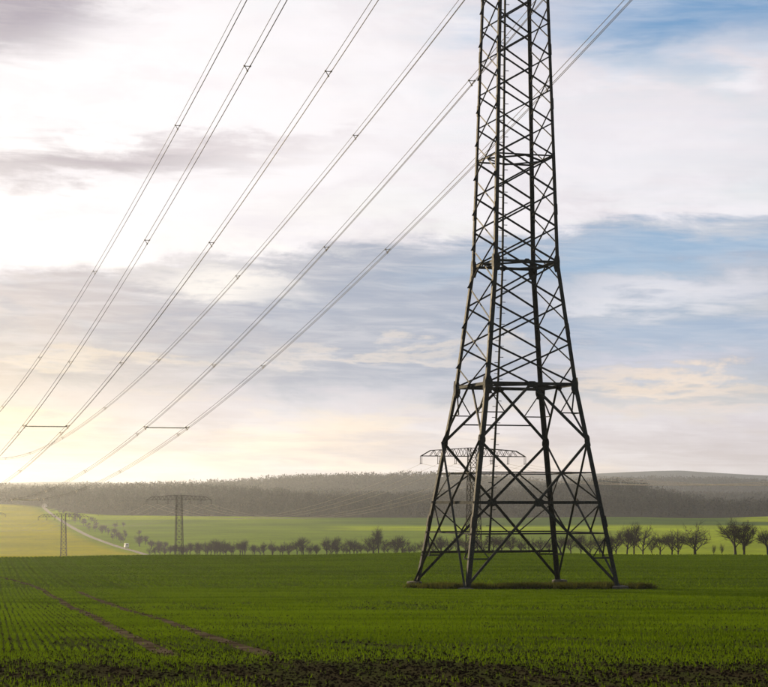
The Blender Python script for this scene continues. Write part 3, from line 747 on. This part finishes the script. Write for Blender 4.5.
for i, (x, y) in enumerate(PYL):
    p0, p1 = PYL[max(i - 1, 0)], PYL[min(i + 1, len(PYL) - 1)]; rz = math.atan2(-(p1[0] - p0[0]), p1[1] - p0[1])
    if PLAB[i]: _, rz, za = small_pylon(i, x, y)
    else: za = float(gz(x, y)) - .1 + (HP - 3.15) * heights[i] / HP
    ATT.append([(x + math.cos(rz) * w * R_, y + math.sin(rz) * w * R_, za) for w in SP_W])
for k in range(6):
    pts = []
    for i in range(len(PYL) - 1):
        a, b = Vector(ATT[i][k]), Vector(ATT[i + 1][k]); sag = 7.5 * ((b - a).length / 276) ** 2
        for j in range(28):
            t = j / 28; p = lerp(a, b, t); p.z -= 4 * sag * t * (1 - t); pts.append(p)
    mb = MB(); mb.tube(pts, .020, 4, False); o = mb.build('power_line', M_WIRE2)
    tag(o, ('outermost', 'middle', 'innermost', 'innermost', 'middle', 'outermost')[k] + ' thin wire of the small pylons on their ' + ('sunlit' if k < 3 else 'shaded') + ' side', 'power line', 'wires of the small pylon line')

# ------------------------------------------------------------------ bare trees along the road
def tree_meshes(seed, spread=1.0, twig=1.0):
    R = random.Random(seed); tr, cr = MB(), MB(); tips = []
    def grow(p, d, ln, r, lvl):
        n = 3; pts = [p.copy()]; rs = [r]; q = p.copy(); dd = d.copy()
        for i in range(n):
            jt = .07 if lvl == 0 else .22
            dd = (dd + Vector((R.uniform(-jt, jt), R.uniform(-jt, jt), R.uniform(-.05, .20)))).normalized()
            q = q + dd * ln / n; pts.append(q.copy()); rs.append(r * (1 - .38 * (i + 1) / n))
        (tr if lvl < 2 else cr).tube(pts, rs, 5 if lvl < 2 else 3, False)
        if lvl >= 3:
            tips.append((pts, dd, ln)); return
        kids = (4, 4, 4)[lvl] + R.choice((0, 1))
        for k in range(kids):
            t = R.uniform(.35, 1.0) if lvl else R.uniform(.5, 1.0); i = min(int(t * n), n - 1); b = pts[i].lerp(pts[i + 1], t * n - i)
            az = R.uniform(0, 6.28) if lvl else (k / kids * 6.28 + R.uniform(-.4, .4)); out = Vector((math.cos(az), math.sin(az), R.uniform(.2, 1.1) if lvl == 0 else R.uniform(-.4, .7)))
            nd = (dd * (.55 if lvl else .45) + out.normalized() * .8 * spread).normalized()
            grow(b, nd, ln * R.uniform(.58, .82), rs[i + 1] * .62, lvl + 1)
        grow(pts[-1], dd, ln * R.uniform(.65, .85), rs[-1] * .8, lvl + 1)
    grow(Vector((0, 0, -.25)), Vector((R.uniform(-.08, .08), R.uniform(-.08, .08), 1)), 1.9, .15, 0)
    for pts, dd, ln in tips:
        for k in range(int(4.6 * twig)):
            t = R.random(); i = min(int(t * 3), 2); b = pts[i].lerp(pts[i + 1], t * 3 - i)
            o = Vector((R.gauss(0, 1), R.gauss(0, 1), R.gauss(.35, .9))).normalized(); e = b + (dd * .6 + o * .75).normalized() * R.uniform(.35, 1.1)
            s = (e - b).cross(Vector((R.gauss(0, 1), R.gauss(0, 1), R.gauss(0, 1)))).normalized() * R.uniform(.010, .018)
            cr.add([b - s, b + s, e], [(0, 1, 2)])
    zz = max(v[2] for v in cr.v); k = 6.5 / zz; mx = sum(v[0] for v in cr.v) / len(cr.v); my = sum(v[1] for v in cr.v) / len(cr.v)
    # the crown balances over the foot of the trunk
    for m in (tr, cr): m.v = [((x - mx * max(z, 0) / zz) * k, (y - my * max(z, 0) / zz) * k, z * k) for x, y, z in m.v]
    return tr, cr
PROTO = []
for sd, spd, tw in ((3, 1.0, 1.2), (14, 1.2, 1.4), (25, .85, 1.1), (36, 1.3, 1.3), (47, 1.0, 1.7), (58, .8, .9), (69, 1.1, 1.2)):
    tr, cr = tree_meshes(sd, spd, tw); PROTO.append((tr, cr, {}))
def row_y(px):
    a = (px - 384) / FPX; t = (69.7 - 360 * a) / (164.6 + 440 * a); return 360 + 440 * t
ADJ = ['round-crowned', 'wide-crowned', 'upright', 'spreading', 'dense twiggy', 'sparse', 'open-crowned']
def plant(px, top, k, wid, label, yoff=0.0, group='bare trees along the road', y=None, hgt=None, rz=None):
    Y = (row_y(px) if y is None else y) + yoff; X = (px - 384) / FPX * Y; g0 = float(gz(X, Y))
    H = hgt if hgt else (HZ - top) / FPX * Y + EYE - g0
    e = empty('bare_tree', (X, Y, g0), random.uniform(0, 6.28) if rz is None else rz); tag(e, label.replace('#', ADJ[k]), 'tree', group)
    e.scale = (H / 6.5 * wid, H / 6.5 * wid, H / 6.5)
    tr, cr, cache = PROTO[k]
    for nm, mb, m in (('trunk', tr, M_BARK), ('crown', cr, M_TWIG)):
        if nm not in cache: cache[nm] = mb.build(nm, m, e, nm == 'trunk').data
        else: o = bpy.data.objects.new(nm, cache[nm]); COL.objects.link(o); o.parent = e
    return e
LN = '# bare fruit tree of the close group between big tower and saplings'
RIGHT = [(612, 529, 0, .8), (616, 524, 2, .8), (627, 521, 0, .75), (634, 519, 4, .75), (643, 520, 2, .8), (652, 536, 5, .7), (660, 530, 1, 1.0), (672, 526, 0, .85), (678, 525, 2, .85), (744, 518, 4, 1.0), (768, 524, 1, 1.0), (783, 520, 3, 1.0), (800, 523, 0, 1.0)]
for px, top, k, w in RIGHT: plant(px, top, k, w * 1.2, LN if px < 720 else '# bare fruit tree beyond the saplings, away from the big tower', random.uniform(-6, 6))
plant(695.6, 516, 3, 1.7, 'broad bare tree with low spreading limbs, widest of the row by the two saplings')
plant(736, 513, 1, 1.25, 'tallest bare tree of the pair standing beyond the two saplings', -4)
for px, top in ((714, 542), (722, 541)): plant(px, top, 5, .45, 'thin sapling between the broad tree and the tall pair', 0, 'saplings by the road')
LM = '# bare orchard tree seen between the legs of the big tower'
for px, top, k, w in [(424, 538, 2, .9), (433, 537, 0, 1), (441, 535, 4, .9), (449, 536, 2, 1), (457, 534, 1, .9), (466, 537, 0, .9), (474, 535, 4, .9), (484, 533, 2, 1), (493, 532, 1, .9), (502, 533, 0, 1), (511, 535, 4, .9), (521, 533, 3, .9), (529, 534, 2, .9), (540, 536, 0, .9), (549, 538, 5, .9), (560, 534, 1, .9), (571, 531, 0, .9), (581, 533, 4, .9), (590, 532, 2, .9), (600, 534, 0, .9)]:
    plant(px, top - 2, k, w * 1.15, LM, random.uniform(-8, 8))
LC = '# bare orchard tree in the row between the big tower and the dark pylon'
for px, top, k, w in [(415, 541, 2, .9), (402, 534, 0, .9), (397, 535, 4, .9), (388, 538, 1, .8), (373, 532, 0, .9), (361, 541, 5, .8), (354, 538, 2, .9), (350, 537, 1, .9), (343, 543, 5, .8), (337, 536, 4, .85), (332, 537, 2, .8), (327, 535, 0, .9), (317, 543, 5, .7), (311, 542, 2, .8), (297, 539, 1, .9), (288, 540, 2, .9), (280, 544, 5, .8), (272, 539, 3, .9), (264, 541, 0, .9), (253, 543, 5, .8), (245, 539, 4, .9), (240, 540, 1, .9), (233, 541, 2, .9), (226, 540, 0, .9), (220, 538, 1, .9), (215, 539, 4, .9), (211, 539, 0, .9), (206, 540, 2, .9), (200, 541, 5, .9), (196, 541, 1, .9), (190, 542, 4, .9)]:
    plant(px, top - 1.5, k, w * 1.2, LC, random.uniform(-8, 8))
for q in range(24):
    px = 196 + q * 9.4 + random.uniform(-3, 3); plant(px, random.uniform(540, 545), (q * 4 + 2) % 7, 1.2, LC, random.uniform(4, 22))
plant(378.5, 524, 4, .75, 'tall narrow bare tree rising above the orchard row between tower and pylon')
plant(303.4, 533, 1, 1.0, 'bushy bare tree taller than its neighbours in the row near the dark pylon')
LL = 'small # bare roadside tree beside the far winding road'
for px, top, k, w in [(186, 543, 2, .9), (181, 542, 0, .9), (175, 543, 4, .9), (170, 543, 1, .9), (165, 544, 2, .9), (160, 543, 0, .9), (155, 545, 4, .9), (150, 545, 2, .9)]:
    plant(px, top, k, w, LL, random.uniform(-8, 8), 'trees by the far road')
for i in range(80):
    y = 905 + (1800 - 905) * (i / 80) ** 1.15; y += random.uniform(-5, 5); x = road_x(y) + (random.uniform(7, 17) if i % 4 else random.uniform(14, 42)); px = 384 + x / y * FPX
    plant(px, 0, (i * 3) % 7, random.uniform(.9, 1.3), LL, 0, 'trees by the far road', y, random.uniform(3.8, 6.5))

# ------------------------------------------------------------------ vans on the far road
def van(y, lab):
    x = road_x(y) + 1.7; g0 = float(gz(x, y)) + .14; x2 = road_x(y + 8) + 1.7
    e = empty('delivery_van', (x, y, g0), math.atan2(-(x2 - x), 8.0)); tag(e, lab, 'van', 'vans on the far road')
    mb = MB(); prof = [(-2.9, .45), (2.7, .45), (2.9, .8), (2.85, 1.15), (1.95, 1.35), (1.25, 2.35), (.9, 2.5), (-2.8, 2.5), (-2.95, 2.2)]
    n = len(prof); P = [(s * (.98 if z < 1.5 else .9), yy, z) for s in (-1, 1) for yy, z in prof]
    mb.add(P, [tuple(range(n)), tuple(range(n, 2 * n))[::-1]] + [(i, i + n, (i + 1) % n + n, (i + 1) % n) for i in range(n)]); mb.build('body', M_PAINT, e)
    mb = MB(); mb.add([(-.8, 1.93, 1.43), (.8, 1.93, 1.43), (.72, 1.34, 2.28), (-.72, 1.34, 2.28)], [(0, 1, 2, 3)]); mb.build('windscreen', M_DARK, e)
    mb = MB(); mb.bar((-.6, -2.97, 1.9), (.6, -2.97, 1.9), .02, .5, (0, 0, 1)); mb.build('rear_window', M_DARK, e)
    for su in (-1, 1):
        mb = MB(); mb.bar((su * .965, .6, 1.85), (su * .965, 1.3, 1.85), .02, .5, (0, 0, 1)); mb.build('side_window', M_DARK, e)
        for yy in (-1.9, 1.85):
            mb = MB(); mb.tube([(su * .72, yy, .34), (su * 1.0, yy, .34)], .34, 14); mb.build('wheel', M_RUB, e)
van(1042, 'white van on the pale road where it leaves the roadside trees')
van(1790, 'tiny white van at the top of the road by the wood')

# ------------------------------------------------------------------ distant woods: masses nobody could count
def wood(name, amin, amax, y0, y1, dens, H, nt, label, wfun=None, tw=.55, start=None, mat_=None):
    area = (amax - amin) * (y1 ** 2 - y0 ** 2) / 2; n = int(area * dens)
    y = np.sqrt(rng.uniform(y0 ** 2, y1 ** 2, n)); a = rng.uniform(amin, amax, n)
    k = np.ones(n, bool)
    if start is not None: k &= y > start(a) + rng.uniform(-6, 6, n)
    if wfun is not None: k &= wfun(a, y)
    y, a = y[k], a[k]; x = a * y; n = len(x)
    h = H * rng.uniform(.6, 1.2, n) * (1 + .16 * np.sin(x / 43) * np.sin(y / 57 + x / 90) + .10 * np.sin(x / 17 + y / 31))
    z = gz(x, y); conif = rng.uniform(0, 1, n) < .12
    # each tree: nt slender upright slivers around a stem, spread like a crown
    N = n * nt; X = np.repeat(x, nt); Y = np.repeat(y, nt); Z = np.repeat(z, nt); Hh = np.repeat(h, nt); cf = np.repeat(conif, nt)
    # each tree: leafless crown of many small slivers facing outwards from the crown centre
    t = rng.uniform(0, 1, N) ** .7; th = rng.uniform(0, 6.28, N); rad = np.sqrt(rng.uniform(.15, 1, N))
    prof = np.where(cf, .75 * (1.03 - t), np.sqrt(np.clip(1 - ((t - .45) / .56) ** 2, .02, 1)))
    R = Hh * .31 * rad * prof
    bx = X + R * np.cos(th); by = Y + R * np.sin(th); bz = Z + Hh * (.04 + .92 * t)
    k = tw * np.clip(y.mean() / 1900, 1, 3)
    D = np.stack([rng.normal(0, 1, (N, 3)) for _ in range(3)], 1) * np.array([1, 1, 1.25]) * (k * rng.uniform(.5, 1.4, N))[:, None, None]
    V = (np.c_[bx, by, bz][:, None, :] + D).reshape(-1, 3)
    stand = 1 + .45 * np.sin(x / 61 + 1.5 * np.sin(y / 83)) * np.sin(y / 67 + x / 140)     # stands of different trees
    tint = np.repeat(stand * np.where(conif, .25, rng.uniform(.35, 1.1, n) + rng.uniform(0, 1, n) ** 3 * 1.6), nt * 3)
    o = np_mesh(name, V, np.arange(3 * N).reshape(-1, 3), mat_ or M_WOOD, {'tint': tint}); tag(o, label, 'wood', kind='stuff'); return n
wood('near_wood', -.30, .163, 1600, 2150, 1 / 55, 13, 40, 'brown leafless wood covering the long ridge behind the fields', None, .42, edge)
wood('edge_wood', .163, .30, 1690, 1990, 1 / 42, 13, 40, 'dark leafless wood beyond the green strip, below the bluish ridge', None, .42)
wood('ridge_wood', -.20, .24, 2900, 3380, 1 / 50, 15, 16, 'pale hazy wood on the second ridge')
wood('blue_wood', .09, .28, 3880, 4550, 1 / 34, 19, 9, 'bluish hazy wood on the far ridge above the darker woods', None, .55, None, M_HAZEWOOD)

# ------------------------------------------------------------------ haze: one closed box of even air
def haze():
    mb = MB(); x0, x1, y0, y1, z0, z1 = -2800, 2800, -300, 6750, -40, 112
    P = [(x, y, z) for z in (z0, z1) for x, y in ((x0, y0), (x1, y0), (x1, y1), (x0, y1))]
    mb.add(P, [(0, 3, 2, 1), (4, 5, 6, 7), (0, 1, 5, 4), (1, 2, 6, 5), (2, 3, 7, 6), (3, 0, 4, 7)])
    m, g, out = mat('haze_air'); v = g.new('ShaderNodeVolumePrincipled'); g.l.new(v.outputs[0], out.inputs['Volume'])
    v.inputs['Color'].default_value = (.84, .91, 1.0, 1); v.inputs['Density'].default_value = 7e-5; v.inputs['Anisotropy'].default_value = .80
    tag(mb.build('haze', m), kind='stuff')
haze()
